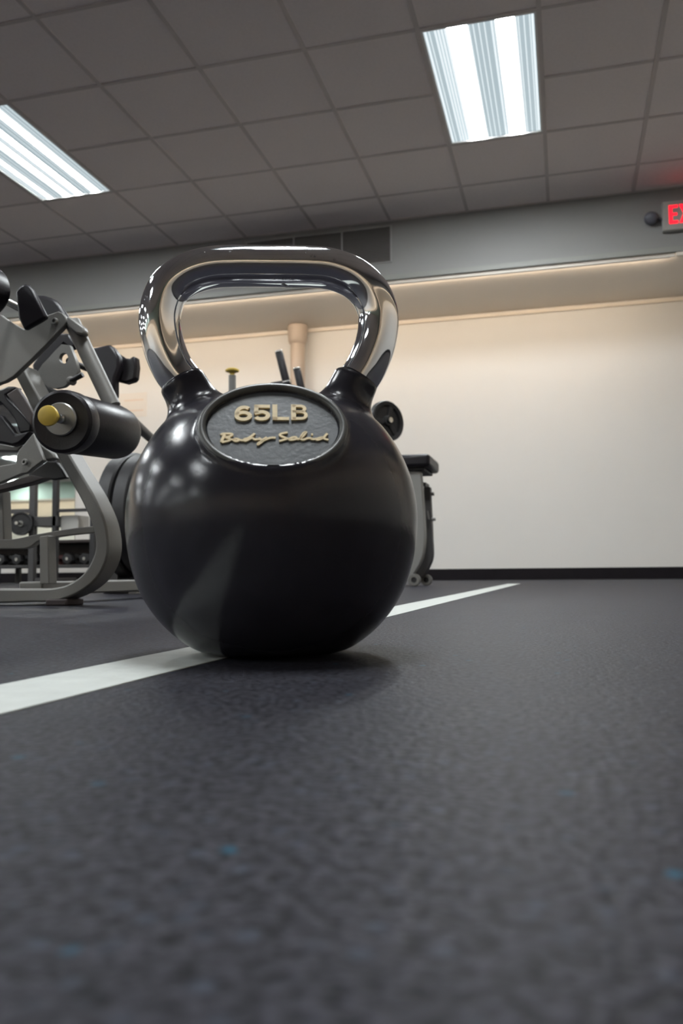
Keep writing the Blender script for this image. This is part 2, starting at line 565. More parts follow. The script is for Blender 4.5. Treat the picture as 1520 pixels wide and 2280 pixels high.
def light(k, j, pat, label):
    xa, ya = X0 + k * T, Y0 + j * T
    t = thing('ceiling_light', (xa + T / 2, ya + T, ZC), label, 'light', 'recessed ceiling lights')
    w, l = T, 2 * T
    fr = MB()
    fr.box((xa + .012, ya + .012, ZC), (xa + .024, ya + l - .012, ZC + .012))
    fr.box((xa + w - .024, ya + .012, ZC), (xa + w - .012, ya + l - .012, ZC + .012))
    fr.box((xa + .024, ya + .012, ZC), (xa + w - .024, ya + .024, ZC + .012))
    fr.box((xa + .024, ya + l - .024, ZC), (xa + w - .024, ya + l - .012, ZC + .012))
    obj('frame', fr, M['white'], t, smooth=0)
    obj('housing', MB().box((xa + .02, ya + .02, ZC + .012), (xa + w - .02, ya + l - .02, ZC + .09)), M['white'], t, smooth=0)
    d = MB()
    x0, x1 = xa + .022, xa + w - .022
    nr = 100
    for i in range(nr):                      # ribbed prismatic lens: long V ribs
        u0_, u1_ = i / nr, (i + 1) / nr
        mi = next(c for a, b, c in pat if a <= (u0_ + u1_) / 2 <= b)
        # rib stripes painted in emission: some mid ribs go dim, some dim ones mid
        if mi == 1 and i % 3 == 0:
            mi = 2
        elif mi == 2 and i % 5 == 0:
            mi = 1
        xs = x0 + (x1 - x0) * u0_
        xe = x0 + (x1 - x0) * u1_
        xm = (xs + xe) / 2
        ys, ye = ya + .022, ya + l - .022
        d.add([(xs, ys, ZC + .0095), (xm, ys, ZC + .007), (xm, ye, ZC + .007), (xs, ye, ZC + .0095)], [(0, 3, 2, 1)], mi)
        d.add([(xm, ys, ZC + .007), (xe, ys, ZC + .0095), (xe, ye, ZC + .0095), (xm, ye, ZC + .007)], [(0, 3, 2, 1)], mi)
    me = d.mesh('diffuser', [M['lampbright' if k == 2 else 'lampsoft'], M['lampmid'], M['lampdim']], 0, fix=False)
    obj('diffuser', me, None, t)
    return t


for k, j in LIGHTS:
    if (k, j) == (2, 0):
        lb = 'lit two-lamp ceiling light nearest the exit sign'
    elif (k, j) == (-3, 0):
        lb = 'lit ceiling light with four bright stripes, cut by the left picture edge'
    else:
        lb = 'lit ceiling light, %s row from the vent wall, %s column from the exit side' % (
            {0: 'first', -6: 'second', -12: 'third', -18: 'fourth'}[j], {2: 'first', -3: 'second', -8: 'third', -13: 'fourth', -18: 'fifth', -23: 'sixth'}[k])
        if (k, j) == (2, -6):
            lb = 'lit ceiling light right above the kettlebell, mirrored along the chrome handle top'
    light(k, j, PAT2 if (k, j) == (-3, 0) else PAT1, lb)

# warm cove strips behind the bulkhead lips; the right-hand one is added fill
M['cove'].node_tree.nodes['Principled BSDF'].inputs['Emission Strength'].default_value = COVE_POWER


def cove(y, d, label, x1):
    """Lip, channel and lit strip on the bulkhead edge at Y = y; d = +1 shines towards +Y."""
    t = thing('cove_light', (-5, y + d * .02, ZS), label, 'light')

    def b(x0_, a0_, z0_, x1_, a1_, z1_):
        ys = sorted((y + d * a0_, y + d * a1_))
        return MB().box((x0_, ys[0], z0_), (x1_, ys[1], z1_))
    obj('lip', b(XL + .1, .014, ZS - .026, x1 + .03, .026, ZS), M['lip'], t, smooth=0, bevel=0.003)
    obj('strip_channel', b(XL + .2, .026, ZS - .0245, x1, .040, ZS - .0215), M['white'], t, smooth=0)
    st = MB()
    a = y + d * .032
    st.add([(XL + .2, a, ZS - .020), (x1, a, ZS - .020), (x1, a, ZS - .003), (XL + .2, a, ZS - .003)], [(0, 3, 2, 1) if d > 0 else (0, 1, 2, 3)])
    obj('strip_lens', st.mesh('strip_lens', [M['cove']], 0, fix=False), None, t)
    return t


cv = cove(YS, 1, 'long warm cove light strip along the lower edge of the grey bulkhead', 0.8)
obj('end_block', MB().box((0.835, YS - .002, ZS - .028), (1.9, YS + .026, ZS + .022)), M['lip'], cv, smooth=0, bevel=0.003)
cove(YF + 1.06, -1, 'warm cove light strip under the pale green bulkhead at the far end of the gym', 3.2)
ct = thing('cove_light', (XR - 1.04, 0, ZS), 'added warm fill strip along the right-hand bulkhead, out of view', 'light')  # unseen strip added to lift the ceiling and the right side
xa = XR - 1.06
obj('lip', MB().box((xa + .014, YF + 1.2, ZS - .026), (xa + .026, YS - .1, ZS)), M['lip'], ct, smooth=0, bevel=0.003)
obj('strip_channel', MB().box((xa + .026, YF + 1.25, ZS - .0245), (xa + .040, YS - .15, ZS - .0215)), M['white'], ct, smooth=0)
st = MB()
st.add([(xa + .032, YF + 1.25, ZS - .020), (xa + .032, YS - .15, ZS - .020), (xa + .032, YS - .15, ZS - .003), (xa + .032, YF + 1.25, ZS - .003)], [(0, 1, 2, 3)])
obj('strip_lens', st.mesh('strip_lens', [M['covefill']], 0, fix=False), None, ct)

# ------------------------------------------------------------------ vent, exit sign, pipe, notice, mirror
vent = thing('air_vent', (-1.88, YS, 2.66), 'long brown-grey return air grille in sections under the ceiling edge', 'vent')
vx = [-2.487, -2.076, -1.669, -1.268]
vz0, vz1 = 2.526, 2.806
fr = MB()
fr.box((vx[0] - .012, YS - .012, vz1), (vx[-1] + .004, YS, vz1 + .014))
fr.box((vx[0] - .012, YS - .012, vz0 - .008), (vx[-1] + .004, YS, vz0))
for x in vx:
    fr.box((x - .009, YS - .012, vz0), (x + .004, YS, vz1))
obj('frame', fr, M['ventframe'], vent, smooth=0)
obj('duct_back', MB().box((vx[0], YS - .0015, vz0), (vx[-1], YS - .0005, vz1)), M['ventback'], vent, smooth=0)
for i in range(3):
    lv = MB()
    for q in range(22):
        z = vz0 + .004 + q * (vz1 - vz0 - .006) / 22
        lv.prism([(vx[i] + .004, YS - .002, z), (vx[i] + .004, YS - .011, z - .001 + .003), (vx[i] + .004, YS - .011, z + .006), (vx[i] + .004, YS - .002, z + .0095)], (vx[i + 1] - vx[i] - .013, 0, 0))
    obj('louver_section', lv, M['vent'], vent, smooth=0)

ex = thing('exit_sign', (0.93, YS, 2.62), 'grey exit sign box with lit red letters and a dark emergency lamp', 'sign')
obj('sign_box', MB().box((0.745, YS - .055, 2.520), (1.115, YS, 2.735)), M['signbox'], ex, bevel=0.006, smooth=0)
LET = {
    'E': [[(0, 0), (.046, 0), (.046, .018), (.018, .018), (.018, .051), (.042, .051), (.042, .067), (.018, .067), (.018, .100), (.046, .100), (.046, .118), (0, .118)]],
    'X': [[(0, 0), (.020, 0), (.032, .040), (.044, 0), (.064, 0), (.043, .060), (.064, .118), (.044, .118), (.032, .080), (.020, .118), (0, .118), (.021, .060)]],
    'I': [[(0, 0), (.018, 0), (.018, .118), (0, .118)]],
    'T': [[(.018, 0), (.036, 0), (.036, .100), (.054, .100), (.054, .118), (0, .118), (0, .100), (.018, .100)]],
}
lx = 0.788
for ch, adv in (('E', .052), ('X', .071), ('I', .026), ('T', .06)):
    lm = MB()
    for pl in LET[ch]:
        lm.prism([(lx + a * 1.32, YS - .0552, 2.566 + b * 1.16) for a, b in pl], (0, -.003, 0))
    obj('letter', lm, M['exitred'], ex, smooth=0, label='red lit letter ' + ch)
    lx += adv * 1.34
lh = MB().lathe([(.004, -.012), (.032, -.010), (.044, .004), (.049, .034), (.043, .058), (.026, .070), (.004, .072)], (0.672, YS - .012, 2.640), (-.2, -1, -.35), 28)
obj('lamp_head', lh, M['lamphead'], ex, label='round dark emergency lamp head')
obj('lamp_arm', MB().rod((0.70, YS - .03, 2.632), (0.746, YS - .025, 2.615), .011), M['lamphead'], ex)

pp = thing('wall_pipe', (-2.352, 7.33, 0), 'tan vertical drain pipe with a wide collar against the cream wall', 'pipe')
obj('pipe_run', MB().rod((-2.352, 7.335, 0.0), (-2.352, 7.335, ZS - .02), .068, 32), M['pipe'], pp)
obj('collar', MB().lathe([(.069, 0), (.078, .01), (.086, .035), (.092, .12), (.092, .175), (.070, .18)], (-2.352, 7.335, ZS - .182), (0, 0, 1), 32), M['pipe'], pp)

nt_ = thing('wall_notice', (-4.1, YB, 1.75), 'faint peach notice with two orange lines on the wall', 'notice')
obj('sheet', MB().box((-4.25, YB - .004, 1.63), (-3.955, YB, 1.87)), M['paper'], nt_, smooth=0)
for z in (1.685, 1.79):
    obj('printed_line', MB().box((-4.20, YB - .005, z), (-3.99, YB - .004, z + .016)), M['orange'], nt_, smooth=0)

mi = thing('wall_mirror', (-7, YB, .23), 'large wall mirror low on the back wall behind the grey machine', 'mirror')
for i in range(3):
    obj('mirror_panel', MB().box((-9.90 + i * 1.722, YB - .008, .235), (-9.90 + (i + 1) * 1.722 - .003, YB - .002, 1.86)), M['mirror'], mi, smooth=0)
obj('bottom_channel', MB().box((-9.90, YB - .014, .222), (-4.735, YB, .238)), M['steel'], mi, smooth=0)

# floor tape
n = 90
La, Ra = [], []
for i in range(n + 1):
    y = -0.6 + 5.33 * i / n
    La.append(Vector((-0.310 + random.uniform(-.0007, .0007), y, 0.0)))
    Ra.append(Vector((-0.2435 + random.uniform(-.0007, .0007), y, 0.0)))
tp = obj('floor_tape', MB().strip(La, Ra, (0, 0, .0006)), M['tape'], smooth=0)
tag(tp, 'straight strip of white floor tape running under the kettlebell', 'tape')

# ------------------------------------------------------------------ the kettlebell
KB = Vector((-0.2205, 0.623, 0.0))
KYAW = math.radians(19.489)
LE = math.radians(33)                      # tilt of the label facet
LC = np.array([0, -math.cos(LE), math.sin(LE)])
LU = np.array([0, math.sin(LE), math.cos(LE)])
CC = np.array([0, 0, 0.103])
LP0 = CC + LC * 0.1035 + LU * 0.0035       # centre of the oval label
HANDLE = [(-0.0711, 0.2134), (-0.0782, 0.2234), (-0.0849, 0.2395), (-0.0885, 0.2585), (-0.0872, 0.2737), (-0.0814, 0.2876),
          (-0.0681, 0.2985), (-0.0505, 0.3046), (-0.031, 0.3065), (-0.0024, 0.3071), (0.03, 0.3072), (0.0481, 0.3055),
          (0.0654, 0.2987), (0.0777, 0.2872), (0.0841, 0.2722), (0.0846, 0.2591), (0.0816, 0.2435), (0.0749, 0.227), (0.069, 0.2171)]


def smin(a, b, k):
    h = np.clip(0.5 + 0.5 * (b - a) / k, 0, 1)
    return b * (1 - h) + a * h - k * h * (1 - h)


def smax(a, b, k):
    return -smin(-a, -b, k)


def body_sdf(p):
    q = p - CC
    r = np.hypot(q[..., 0], q[..., 1])
    n = np.where(q[..., 2] < 0, 2.0 + 0.17 * np.clip(-q[..., 2] / 0.05, 0, 1), 2.0)
    R = 0.1125
    d = ((r / R) ** n + (np.abs(q[..., 2]) / R) ** n) ** (1 / n) * R - R
    d = smax(d, -p[..., 2], 0.007)
    d = smax(d, p[..., 2] - 0.2035, 0.03)
    # raised oval pad with its rolled rim
    a = q - (LP0 - CC)
    ln = a @ LC
    lx_ = a[..., 0]
    lv_ = a @ LU
    ea, eb = 0.0487, 0.0385
    k0 = np.sqrt((lx_ / ea) ** 2 + (lv_ / eb) ** 2) + 1e-9
    k1 = np.sqrt((lx_ / ea ** 2) ** 2 + (lv_ / eb ** 2) ** 2) + 1e-9
    de = k0 * (k0 - 1) / k1
    pad = np.maximum(de - 0.0015, np.abs(ln + 0.015) - 0.0142)
    d = smin(d, pad, 0.006)
    d = np.maximum(d, -np.maximum(de + 0.0012, -(ln + 0.0022)))       # flat bed inside the rim
    rim = np.hypot(de, ln + 0.0005) - 0.0030
    d = smin(d, rim, 0.0022)
    # two sleeves that take the handle
    for s in (-1, 1):
        top = np.array([0.0722 * s + (-0.0005 if s < 0 else -0.0047), 0, 0.2152 if s < 0 else 0.2185])
        ax = np.array([0.50 * s, 0, 0.866]) if s < 0 else np.array([0.43, 0, 0.903])
        ax = ax / np.linalg.norm(ax)
        w = p - top
        h = w @ ax
        rr = np.sqrt(np.maximum((w * w).sum(-1) - h * h, 0))
        cone = np.maximum(rr - (0.0180 - 0.055 * np.minimum(h, 0)), np.maximum(h, -0.075 - h))
        cone = smax(rr - (0.0182 - 0.055 * np.minimum(h, 0)), np.maximum(h, -0.075 - h), 0.005)
        d = smin(d, cone, 0.016)
    return d


def surface_net(sdf, lo, hi, h):
    ax = [np.arange(lo[i], hi[i] + h, h) for i in range(3)]
    G = np.stack(np.meshgrid(*ax, indexing='ij'), -1)
    D = np.empty(G.shape[:3])
    for i in range(G.shape[0]):
        D[i] = sdf(G[i])
    ins = D < 0
    nx, ny, nz = D.shape
    c = np.zeros((nx - 1, ny - 1, nz - 1), int)
    for dx in (0, 1):
        for dy in (0, 1):
            for dz in (0, 1):
                c += ins[dx:nx - 1 + dx, dy:ny - 1 + dy, dz:nz - 1 + dz]
    act = (c > 0) & (c < 8)
    idx = -np.ones(act.shape, int)
    idx[act] = np.arange(act.sum())
    cells = np.argwhere(act)
    V = np.array(lo) + (cells + 0.5) * h
    for _ in range(5):
        e = 1e-4
        d0 = sdf(V)
        g = np.stack([(sdf(V + np.eye(3)[i] * e) - sdf(V - np.eye(3)[i] * e)) / (2 * e) for i in range(3)], -1)
        g2 = (g * g).sum(-1, keepdims=True) + 1e-6
        V = V - np.clip(d0[:, None] * g / g2, -h, h) * 0.8
    F = []
    for a in range(3):
        b_, c_ = (a + 1) % 3, (a + 2) % 3
        s0 = [slice(None)] * 3
        s1 = [slice(None)] * 3
        s0[a] = slice(0, -1)
        s1[a] = slice(1, None)
        chg = ins[tuple(s0)] != ins[tuple(s1)]
        for e in np.argwhere(chg):
            if e[b_] == 0 or e[c_] == 0 or e[b_] >= D.shape[b_] - 1 or e[c_] >= D.shape[c_] - 1:
                continue
            q = []
            for ob, oc in ((-1, -1), (0, -1), (0, 0), (-1, 0)):
                t = e.copy()
                t[b_] += ob
                t[c_] += oc
                q.append(int(idx[tuple(t)]))
            if not ins[tuple(e)]:
                q = q[::-1]
            F.append(q)
    return V, F


kb = thing('kettlebell', KB, 'black rubber kettlebell with a chrome handle standing on the white tape', 'kettlebell')
kb.rotation_euler = (0, 0, KYAW)


def kpart(name, mb, mats, parent=kb, **k):
    o = obj(name, mb, mats, None, **k)
    o.parent = parent
    return o


V, F = surface_net(body_sdf, (-0.118, -0.124, -0.006), (0.118, 0.118, 0.236), 0.0019)
me = bpy.data.meshes.new('body')
me.from_pydata(V.tolist(), [], F)
me.materials.append(M['rubber'])
me.shade_smooth()
body = kpart('body', me, None)
hp = smooth_path([(a, 0, b) for a, b in HANDLE], 120)
kpart('handle', MB().tube(hp, 0.0163, 40), M['chrome'], label='shiny chrome handle with dark scuffs')


def lab(u, v, h=0.0):
    """A point on the label facet in kettlebell coordinates; u right, v up, h off the bed."""
    p = CC + LC * (0.1035 - 0.0022 + h) + np.array([1, 0, 0]) * u + LU * v
    return Vector(p)


pm = MB()
N = 64
ring = [[lab(0.0455 * s * math.cos(2 * math.pi * i / N), 0.0035 + 0.0352 * s * math.sin(2 * math.pi * i / N), h) for i in range(N)] for s, h in ((1, -.001), (1, .0006), (.985, .0012))]
for r_ in range(2):
    pm.add(ring[r_] + ring[r_ + 1], [(i, (i + 1) % N, N + (i + 1) % N, N + i) for i in range(N)])
pm.add(ring[2], [tuple(range(N))])
kpart('label_rim', MB().tube([lab(0.0487 * math.cos(2 * math.pi * i / 96), 0.0035 + 0.0385 * math.sin(2 * math.pi * i / 96), 0.0024) for i in range(96)], 0.0029, 14, True), M['rim'], label='rolled rim, lightened for wear and for its highlight')
pl = kpart('label_plate', pm, M['plate'], label='dull grey oval weight label')

# raised gold lettering on the plate
lm = MB()


def glyph(quads):
    pass


def stroke(pts, w, z0=0.0012, z1=0.0026, wv=None):
    """A raised flat stroke along a path on the label."""
    pts = [Vector((a, b)) for a, b in pts]
    n_ = len(pts)
    Ls, Rs = [], []
    for i in range(n_):
        t = (pts[min(i + 1, n_ - 1)] - pts[max(i - 1, 0)])
        t = t.normalized() if t.length > 1e-9 else Vector((1, 0))
        nn = Vector((-t.y, t.x))
        ww = w[i] if isinstance(w, (list, tuple)) else w
        Ls.append(pts[i] + nn * ww / 2)
        Rs.append(pts[i] - nn * ww / 2)
    vs, fs = [], []
    for a, b in zip(Ls, Rs):
        vs += [lab(a.x, a.y, z0), lab(b.x, b.y, z0), lab(b.x, b.y, z1), lab(a.x, a.y, z1)]
    for i in range(n_ - 1):
        for k in range(4):
            fs.append((4 * i + k, 4 * i + (k + 1) % 4, 4 * i + 4 + (k + 1) % 4, 4 * i + 4 + k))
    fs += [(3, 2, 1, 0), tuple(4 * (n_ - 1) + k for k in range(4))]
    return vs, fs


def arc(cx, cy, rx, ry, a0, a1, n_=22):
    return [(cx + rx * math.cos(math.radians(a0 + (a1 - a0) * i / n_)), cy + ry * math.sin(math.radians(a0 + (a1 - a0) * i / n_))) for i in range(n_ + 1)]


SW = 0.0030
def put(o, pts, w=SW):
    lm.add(*stroke([(o[0] + a, o[1] + b) for a, b in pts], w))


# 6: x -.0264..-.0145, y .0090..0234
o6 = (-0.02638, 0.00896)
put(o6, arc(.0059, .0047, .0045, .0033, 0, 360, 30))
put(o6, arc(.0064, .0071, .0050, .0058, 52, 180, 18) + [(.0014, .0050)])
# 5
o5 = (-0.0133, 0.00934)
put(o5, [(.0112, .0136), (.0004, .0136)])
put(o5, [(.0017, .0147), (.0017, .0068)])
put(o5, [(.0006, .0069)] + arc(.0056, .0049, .0043, .0034, 125, -90, 22) + arc(.0052, .0049, .0042, .0034, -95, -150, 6))
# L
oL = (-0.00035, 0.00990)
put(oL, [(.0017, .0148), (.0017, 0)], 0.0034)
put(oL, [(.0002, .0014), (.0116, .0014)], 0.0028)
# B
oB = (0.01266, 0.0101)
put(oB, [(.0017, .0148), (.0017, 0)], 0.0034)
put(oB, [(.001, .0135), (.0062, .0135)] + arc(.0066, .0108, .0030, .0027, 90, -90, 14) + [(.001, .0081)], 0.0023)
put(oB, [(.001, .0081), (.0066, .0078)] + arc(.0070, .0046, .0034, .0032, 90, -90, 14) + [(.001, .0014)], 0.0023)
kpart('weight_lettering', lm, M['gold'], smooth=0, label='raised gold 65LB')

STROKES = [[(-0.03526, -0.00403), (-0.03422, -0.00293), (-0.03127, -0.00265), (-0.0283, -0.00289), (-0.02773, -0.00398), (-0.02984, -0.00546), (-0.03223, -0.00609)], [(-0.03272, -0.00347), (-0.03358, -0.00603), (-0.03429, -0.00858), (-0.03449, -0.01057)], [(-0.03223, -0.00609), (-0.02979, -0.0071), (-0.02869, -0.008), (-0.02999, -0.00927), (-0.03264, -0.01009), (-0.03449, -0.01057)], [(-0.02869, -0.00811), (-0.02681, -0.00817), (-0.02522, -0.00743), (-0.02333, -0.00778), (-0.02356, -0.00924), (-0.02544, -0.00932), (-0.0264, -0.00853), (-0.02522, -0.00743)], [(-0.02332, -0.00815), (-0.02143, -0.00868), (-0.01928, -0.00867), (-0.01716, -0.00702), (-0.01503, -0.00536), (-0.01236, -0.00241)], [(-0.01716, -0.00702), (-0.0193, -0.00776), (-0.019, -0.00921), (-0.01714, -0.00847), (-0.015, -0.007), (-0.01339, -0.00699), (-0.01365, -0.0079)], [(-0.01338, -0.00736), (-0.01176, -0.00789), (-0.00934, -0.00733), (-0.00854, -0.00641)], [(-0.00934, -0.0077), (-0.00691, -0.00804), (-0.00422, -0.00602)], [(-0.00422, -0.00591), (-0.00636, -0.00877), (-0.00824, -0.01095), (-0.0101, -0.01259), (-0.00958, -0.01096), (-0.0069, -0.00913), (-0.0034, -0.00711), (-0.00151, -0.00637)], [(-0.00137, -0.00626), (0.00181, -0.00624)], [(0.01, -0.00133), (0.00822, -0.00171), (0.00549, -0.00265), (0.00467, -0.00376), (0.00602, -0.00504), (0.00845, -0.0063), (0.00925, -0.00721), (0.00735, -0.00814), (0.00544, -0.00888), (0.00423, -0.00914)], [(0.00925, -0.00721), (0.01115, -0.0072), (0.01334, -0.00591), (0.01552, -0.00571), (0.01577, -0.00717), (0.01331, -0.0081), (0.01141, -0.00811), (0.01115, -0.0072)], [(0.01577, -0.00717), (0.01767, -0.00716), (0.01989, -0.00531), (0.02243, -0.00161), (0.02245, -0.00087), (0.02078, -0.00199), (0.01906, -0.00569), (0.01929, -0.00752), (0.02092, -0.00787), (0.02312, -0.00676), (0.02476, -0.00657)], [(0.02476, -0.00657), (0.02612, -0.00656), (0.02638, -0.00729), (0.02801, -0.00746), (0.02993, -0.00708)], [(0.02609, -0.00306), (0.02732, -0.00305)], [(0.03435, -0.00559), (0.03214, -0.00615), (0.02992, -0.00727), (0.03017, -0.008), (0.0321, -0.00744), (0.03434, -0.00595), (0.03723, -0.00206)], [(0.03491, -0.00521), (0.03486, -0.00668), (0.03592, -0.00741), (0.03781, -0.00795)]]
sm = MB()
for i, s_ in enumerate(STROKES):
    q = [(v.x, v.y) for v in smooth_path([(a, b, 0) for a, b in s_], 6 * len(s_))]
    w = 0.00165 if i not in (1,) else 0.0021
    sm.add(*stroke(q, w, 0.0012, 0.0022 + 0.00002 * (i % 3)))
kpart('script_lettering', sm, M['gold'], smooth=0, label='raised gold brush script line')

# ------------------------------------------------------------------ the grey lever machine at the left
mc = thing('leg_machine', (-1.1, 1.6, 0), 'large grey leg exercise machine with black rollers at the left edge', 'exercise machine')
YM = 1.55
Lp = [(20, 815), (40, 850), (74, 917), (125, 1013), (160, 1077), (186, 1125), (208, 1181), (211, 1226), (190, 1271), (157, 1298), (120, 1309), (60, 1311), (0, 1311), (-120, 1311), (-240, 1310)]
Rp = [(48, 810), (66, 845), (102, 913), (152, 1008), (186, 1065), (211, 1108), (235, 1168), (240, 1229), (220, 1281), (180, 1317), (125, 1338), (60, 1341), (0, 1343), (-120, 1344), (-240, 1345)]
obj('main_frame_tube', bar(Lp, Rp, YM, .058, 70), M['frame'], mc, bevel=0.004)
fa = P(103, 1341, YM)
obj('rubber_foot', MB().box((fa.x, YM - .004, 0), (P(150, 1341, YM).x, YM + .062, .014)), M['foot'], mc, bevel=0.003)
fb = P(-200, 1341, YM)
obj('rubber_foot', MB().box((fb.x, YM - .004, 0), (fb.x + .05, YM + .062, .010)), M['foot'], mc, bevel=0.003)
obj('arm_plate', poly([(143, 725), (147, 716), (146, 706), (139, 697), (129, 693), (100, 703), (53, 733), (20, 715), (0, 700), (-80, 690), (-120, 800), (-60, 880), (0, 853), (10, 850), (30, 838), (70, 800), (100, 770)], 1.50, .014), M['frame'], mc, bevel=0.002)


def bolt(px, py, y, r=.0075):
    c = P(px, py, y)
    o_ = MB().lathe([(r * .45, .001), (r * .5, -.0005), (r * .55, -.004), (r * .95, -.005), (r, -.003), (r, 0)], c, (0, 1, 0), 20)
    obj('bolt', MB().lathe([(r, 0), (r, .004), (r * .85, .006), (r * .5, .006), (r * .45, .002), (r * .2, .002)], c, (0, -1, 0), 20), M['washer'], mc)


bolt(123, 716, 1.50)
bolt(57, 1029, 1.475, .0065)
obj('stop_block', poly([(33, 649), (40, 640), (47, 634), (55, 631), (62, 633), (72, 644), (103, 705), (90, 714), (53, 735), (40, 709)], 1.435, .014), M['vinyl'], mc, bevel=0.005)
obj('rear_pad', poly([(50, 660), (76, 654), (95, 656), (110, 661), (121, 667), (131, 677), (146, 700), (150, 712), (120, 730), (60, 710)], 1.56, .02), M['vinyl'], mc, bevel=0.008)
c = P(-20, 655, 1.42)
obj('upper_roller', MB().lathe(rprof(.052, .20, .014), c, (0, -1, 0), 40), M['vinyl'], mc)
obj('roller_rod', MB().rod(c, c + Vector((0, .14, 0)), .008), M['steel'], mc)
# lever arm with the near roller
a0, a1 = P(161, 718, 1.52), P(251, 905, 1.52)
obj('lever_arm', MB().rod(a0, a1, .0165, 28), M['frame'], mc)
obj('lever_cap', poly([(146, 706), (153, 704), (184, 727), (188, 738), (184, 746), (168, 742), (149, 726)], 1.495, .02), M['frame'], mc, bevel=0.004)
e0 = P(136, 938, 1.262)
e1 = P(262, 964, 1.512)
ax = (e1 - e0)
Lr = ax.length
rl = [(.036, .002), (.049, 0), (.0545, .004), (.0555, .010), (.0555, .030), (.0545, .035), (.0515, .037), (.0515, .040), (.0535, .043), (.0535, Lr - .02), (.052, Lr - .008), (.046, Lr - .001), (.02, Lr)]
obj('roller_pad', MB().lathe(rl, e0, ax, 48), M['foam'], mc)
dax = ax.normalized()
obj('roller_washer', MB().lathe([(.003, -.004), (.027, -.004), (.029, -.002), (.029, .004), (.003, .004)], e0 + Vector((-.001, 0, .0035)), ax, 40), M['washer'], mc)
obj('pin_shaft', MB().lathe([(.0085, 0), (.0085, .012), (.0065, .013), (.0065, .024), (.0095, .025), (.0095, .031), (.006, .032), (.006, .040)], e0 + Vector((.003, 0, .004)), -ax, 24), M['steel'], mc)
kn = e0 + Vector((.003, 0, .004)) - dax * .036
obj('pull_knob', MB().lathe([(.006, 0), (.007, .006), (.011, .010), (.0165, .013), (.0175, .017), (.0165, .021), (.012, .0225), (.001, .023)], kn, -ax, 32), M['yellow'], mc, label='yellow pull knob')
obj('axle', MB().rod(e1 - dax * .01, e1 + dax * .05, .012), M['steel'], mc)

# perforated cam plate behind the arm
def plate_with_hole(pts, hole, y, dy):
    cu = bpy.data.curves.new('cam_plate', 'CURVE')
    cu.dimensions = '2D'
    cu.fill_mode = 'BOTH'
    cu.extrude = dy / 2
    for ring_ in (pts, hole):
        sp = cu.splines.new('POLY')
        sp.points.add(len(ring_) - 1)
        for i, (a, b) in enumerate(ring_):
            w = P(a, b, y)
            sp.points[i].co = (w.x, w.z, 0, 1)
        sp.use_cyclic_u = True
    tmp = bpy.data.objects.new('tmp', cu)
    COL.objects.link(tmp)
    dg = bpy.context.evaluated_depsgraph_get()
    me_ = bpy.data.meshes.new_from_object(tmp.evaluated_get(dg))
    bpy.data.objects.remove(tmp)
    for v in me_.vertices:
        x, z, d = v.co
        v.co = (x, y + d, z)
    me_.materials.clear()
    me_.materials.append(M['frame'])
    return me_


hole = [(145 + 10 * math.cos(t * math.pi / 10), 799 + 12 * math.sin(t * math.pi / 10)) for t in range(20)]
pc = plate_with_hole([(85, 832), (98, 812), (110, 800), (125, 783), (140, 768), (158, 770), (170, 800), (177, 826), (170, 842), (145, 862), (126, 866), (110, 863), (96, 850)], hole, 1.66, .012)
obj('cam_plate', pc, None, mc)
obj('cam_pin', MB().rod(P(152, 803, 1.69), P(152, 803, 1.69) + Vector((0, .10, 0)), .007), M['iron'], mc)
obj('upper_pad_back', poly([(70, 812), (90, 783), (130, 742), (152, 742), (166, 768), (158, 778), (141, 766), (110, 800), (86, 834), (76, 836)], 1.68, .02), M['vinyl'], mc, bevel=0.005)
obj('lower_pad_back', poly([(84, 832), (110, 863), (126, 868), (140, 868), (120, 885), (96, 900), (84, 880), (74, 850)], 1.68, .02), M['iron'], mc, bevel=0.004)
obj('adjust_nut', MB().lathe(rprof(.0095, .02, .005), P(154, 846, 1.64), (0, 1, 0), 20), M['frame'], mc)
obj('adjust_pin', MB().rod(P(158, 848, 1.645), P(184, 834, 1.645), .006), M['iron'], mc)
# seat pads at the picture edge
obj('seat_pad_rim', poly([(-60, 905), (-30, 880), (0, 866), (15, 860), (30, 860), (40, 863), (13, 879), (15, 886), (48, 920), (70, 945), (68, 961), (43, 965), (32, 934), (16, 913), (0, 897), (-40, 905)], 1.49, .02), M['vinyl'], mc, bevel=0.004)
obj('seat_shell', poly([(13, 878), (38, 862), (56, 889), (72, 922), (71, 950), (48, 921)], 1.475, .012), M['brownsteel'], mc, bevel=0.003)
obj('seat_pad_base', poly([(-60, 915), (0, 924), (18, 945), (33, 967), (68, 958), (58, 974), (42, 988), (27, 993), (0, 987), (-60, 980)], 1.48, .02), M['vinyl'], mc, bevel=0.005)
# lower bracket and links
obj('link_bracket', poly([(-90, 1056), (0, 1037), (35, 1031), (36, 1016), (42, 1002), (55, 987), (74, 964), (82, 990), (96, 1025), (73, 1042), (61, 1053), (48, 1055), (34, 1061), (0, 1075), (-90, 1097)], 1.478, .014), M['frame'], mc, bevel=0.002)
obj('link_tube', poly([(82, 985), (100, 995), (118, 1008), (125, 1022), (104, 1026), (97, 1025)], 1.50, .016), M['frame'], mc, bevel=0.004)
obj('link_plate', poly([(-60, 985), (0, 988), (27, 993), (50, 991), (38, 1005), (0, 1003), (-60, 1003)], 1.54, .03), M['frame'], mc, bevel=0.002)
obj('stop_wedge', poly([(62, 1056), (84, 1040), (106, 1025), (125, 1029), (138, 1046), (148, 1064), (120, 1069), (66, 1062)], 1.61, .015), M['iron'], mc, bevel=0.003)
obj('link_bar', poly([(-90, 1099), (0, 1078), (68, 1058), (100, 1064), (70, 1075), (0, 1092), (-90, 1112)], 1.57, .03), M['brownsteel'], mc, bevel=0.002)
